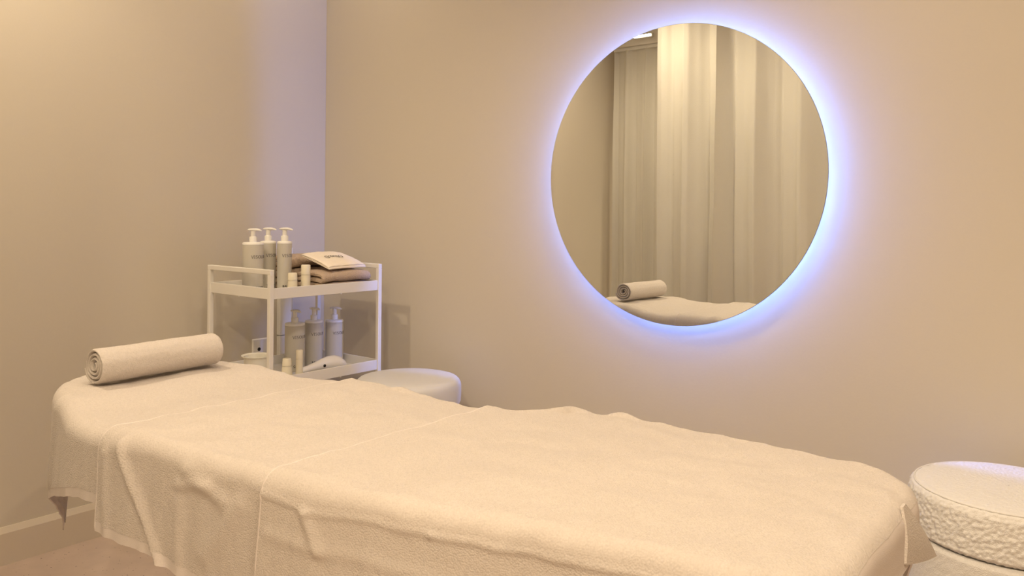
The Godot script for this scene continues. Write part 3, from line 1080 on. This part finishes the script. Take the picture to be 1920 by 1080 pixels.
func boucle_stool() -> void:
	var t := thing("boucle_stool", "white curly boucle drum stool past the foot of the bed", "stool", Vector3(-0.243, 0, 0.238))
	var r := 0.205
	var h := 0.585
	part("seat_cushion", nubby([Vector2(0.10, h - 0.112), Vector2(r - 0.010, h - 0.112), Vector2(r - 0.001, h - 0.106), Vector2(r, h - 0.060), Vector2(r - 0.002, h - 0.018), Vector2(r - 0.007, h - 0.008), Vector2(r - 0.016, h - 0.003), Vector2(r - 0.05, h), Vector2(0.002, h + 0.002)], 480, 0.0060, 3, 0.0027), M.boucle, t)
	part("base_drum", nubby([Vector2(0.002, 0.012 + LOW), Vector2(r - 0.012, 0.012 + LOW), Vector2(r - 0.002, 0.020 + LOW), Vector2(r - 0.001, h - 0.124), Vector2(r - 0.008, h - 0.117), Vector2(0.05, h - 0.1165)], 300, 0.0026, 6), M.boucle, t)
	var pts := PackedVector3Array()
	for k in 97:
		var a := TAU * k / 96
		pts.append(Vector3(cos(a) * (r - 0.010), h - 0.0035, sin(a) * (r - 0.010)))
	part("piping", tube(pts, 0.0022, 8), M.boucle, t)
	part("foot_ring", lathe([Vector2(r - 0.06, LOW), Vector2(r - 0.02, LOW), Vector2(r - 0.02, 0.013 + LOW)], 48), M.black, t)

# ---------------------------------------------------------------- curtains and sockets

func curtain(called: String, label: String, from: Vector2, to: Vector2, y0: float, y1: float, folds: float, amp: float, seed_: int) -> void:
	var t := thing(called, label, "curtain", Vector3.ZERO)
	var nz := FastNoiseLite.new()
	nz.seed = seed_
	nz.frequency = 1.0
	var nu := int(folds * 26)
	var nv := 60
	var outer := PackedVector3Array()
	var inner := PackedVector3Array()
	var dir := (to - from).normalized()
	var n := Vector2(-dir.y, dir.x)
	var length := (to - from).length()
	for j in nv:
		var v := float(j) / (nv - 1)
		for i in nu:
			var u := float(i) / (nu - 1)
			var ph := TAU * (u * folds + 0.55 * nz.get_noise_2d(u * folds * 0.45, 1.0))
			var a := amp * (0.75 + 0.5 * nz.get_noise_2d(u * folds * 0.7, 5.0)) * lerpf(1.1, 0.6, v * v * v)
			var o := a * (sin(ph) + 0.22 * sin(2.0 * ph + 0.6)) + 0.010 * nz.get_noise_2d(u * 3.0, v * 2.0)
			var s := u * length + 0.25 * a * sin(2.0 * ph) + 0.02 * nz.get_noise_2d(u * 2.0 + 9.0, v * 1.5) * (1.0 - v)
			var p := from + dir * s + n * o
			outer.append(Vector3(p.x, lerpf(y0, y1, v), p.y))
			inner.append(Vector3(p.x + n.x * 0.002, lerpf(y0, y1, v), p.y + n.y * 0.002))
	part("drape", shell(nu, nv, outer, inner), M.curtain, t)
	part("curtain_rail", box(Vector3(minf(from.x, to.x), y1 - 0.004, minf(from.y, to.y) - 0.014), Vector3(maxf(from.x, to.x), y1 + 0.020, maxf(from.y, to.y) + 0.014), 0.002), M.white_steel, t)

func curtains() -> void:
	curtain("long_curtain", "short pale curtain hanging next to the beige wall, mirrored behind the rolled towel", Vector2(-3.06, 2.65), Vector2(-2.15, 2.65), 0.0, 2.40, 6.0, 0.030, 3)
	curtain("long_curtain", "wide pale curtain in broad folds, filling most of the mirror", Vector2(-2.43, 2.14), Vector2(-1.30, 2.14), 0.0, CEIL - 0.021, 4.6, 0.050, 8)
	var t := thing("linear_lamp", "small bright strip lamp on the dropped ceiling edge above the short curtain", "ceiling lamp", Vector3(-2.80, 2.475, 2.620))
	part("lamp_body", box(Vector3(-0.075, -0.012, -0.020), Vector3(0.075, 0.014, 0.002), 0.002), M.white_steel, t)
	var glow := plain(Color(1, 1, 1), 0.5)
	glow.emission_enabled = true
	glow.emission = Color(1.0, 0.95, 0.86)
	glow.emission_energy_multiplier = 6.0
	part("lamp_tube", box(Vector3(-0.068, -0.006, -0.026), Vector3(0.068, 0.008, -0.020), 0.002), glow, t)
	var l := AreaLight3D.new()
	l.name = "lamp_light"
	l.light_color = Color(1.0, 0.95, 0.86)
	l.light_energy = 0.05
	l.area_size = Vector2(0.136, 0.014)
	l.area_range = 8.0
	l.area_attenuation = 2.0
	l.shadow_enabled = true
	l.position = Vector3(0, 0.001, -0.029)
	t.add_child(l)

func wall_sockets() -> void:
	var t := thing("cable_trunking", "white vertical cable trunking on the wall behind the trolley", "trunking", Vector3(WALL_X, 0.0, 0.0) - OFF)
	part("channel", box(Vector3(0.0, 0.132, 0.201), Vector3(0.026, 0.669, 0.268), 0.002), M.plastic, t)
	part("channel", box(Vector3(0.0, 0.672, 0.201), Vector3(0.026, 1.07, 0.268), 0.002), M.plastic, t)
	for y in [0.640, 0.696]:
		var s := part("screw", lathe([Vector2(0.0035, 0.0), Vector2(0.0035, 0.001), Vector2(0.0005, 0.0015)], 12), M.black, t, Vector3(0.026, y, 0.235))
		s.basis = Basis(Vector3.BACK, -PI / 2)
	t = thing("wall_socket", "white wall socket behind the bowl on the trolley", "socket", Vector3(WALL_X, 0.6266, 0.358) - OFF)
	part("plate", box(Vector3(0.0, -0.041, -0.041), Vector3(0.011, 0.041, 0.041), 0.004), M.plastic, t)
	var hole := part("socket_hole", lathe([Vector2(0.008, 0.0), Vector2(0.008, 0.0006), Vector2(0.0005, 0.0006)], 20), M.black, t, Vector3(0.011, -0.006, 0.008))
	hole.basis = Basis(Vector3.BACK, -PI / 2)
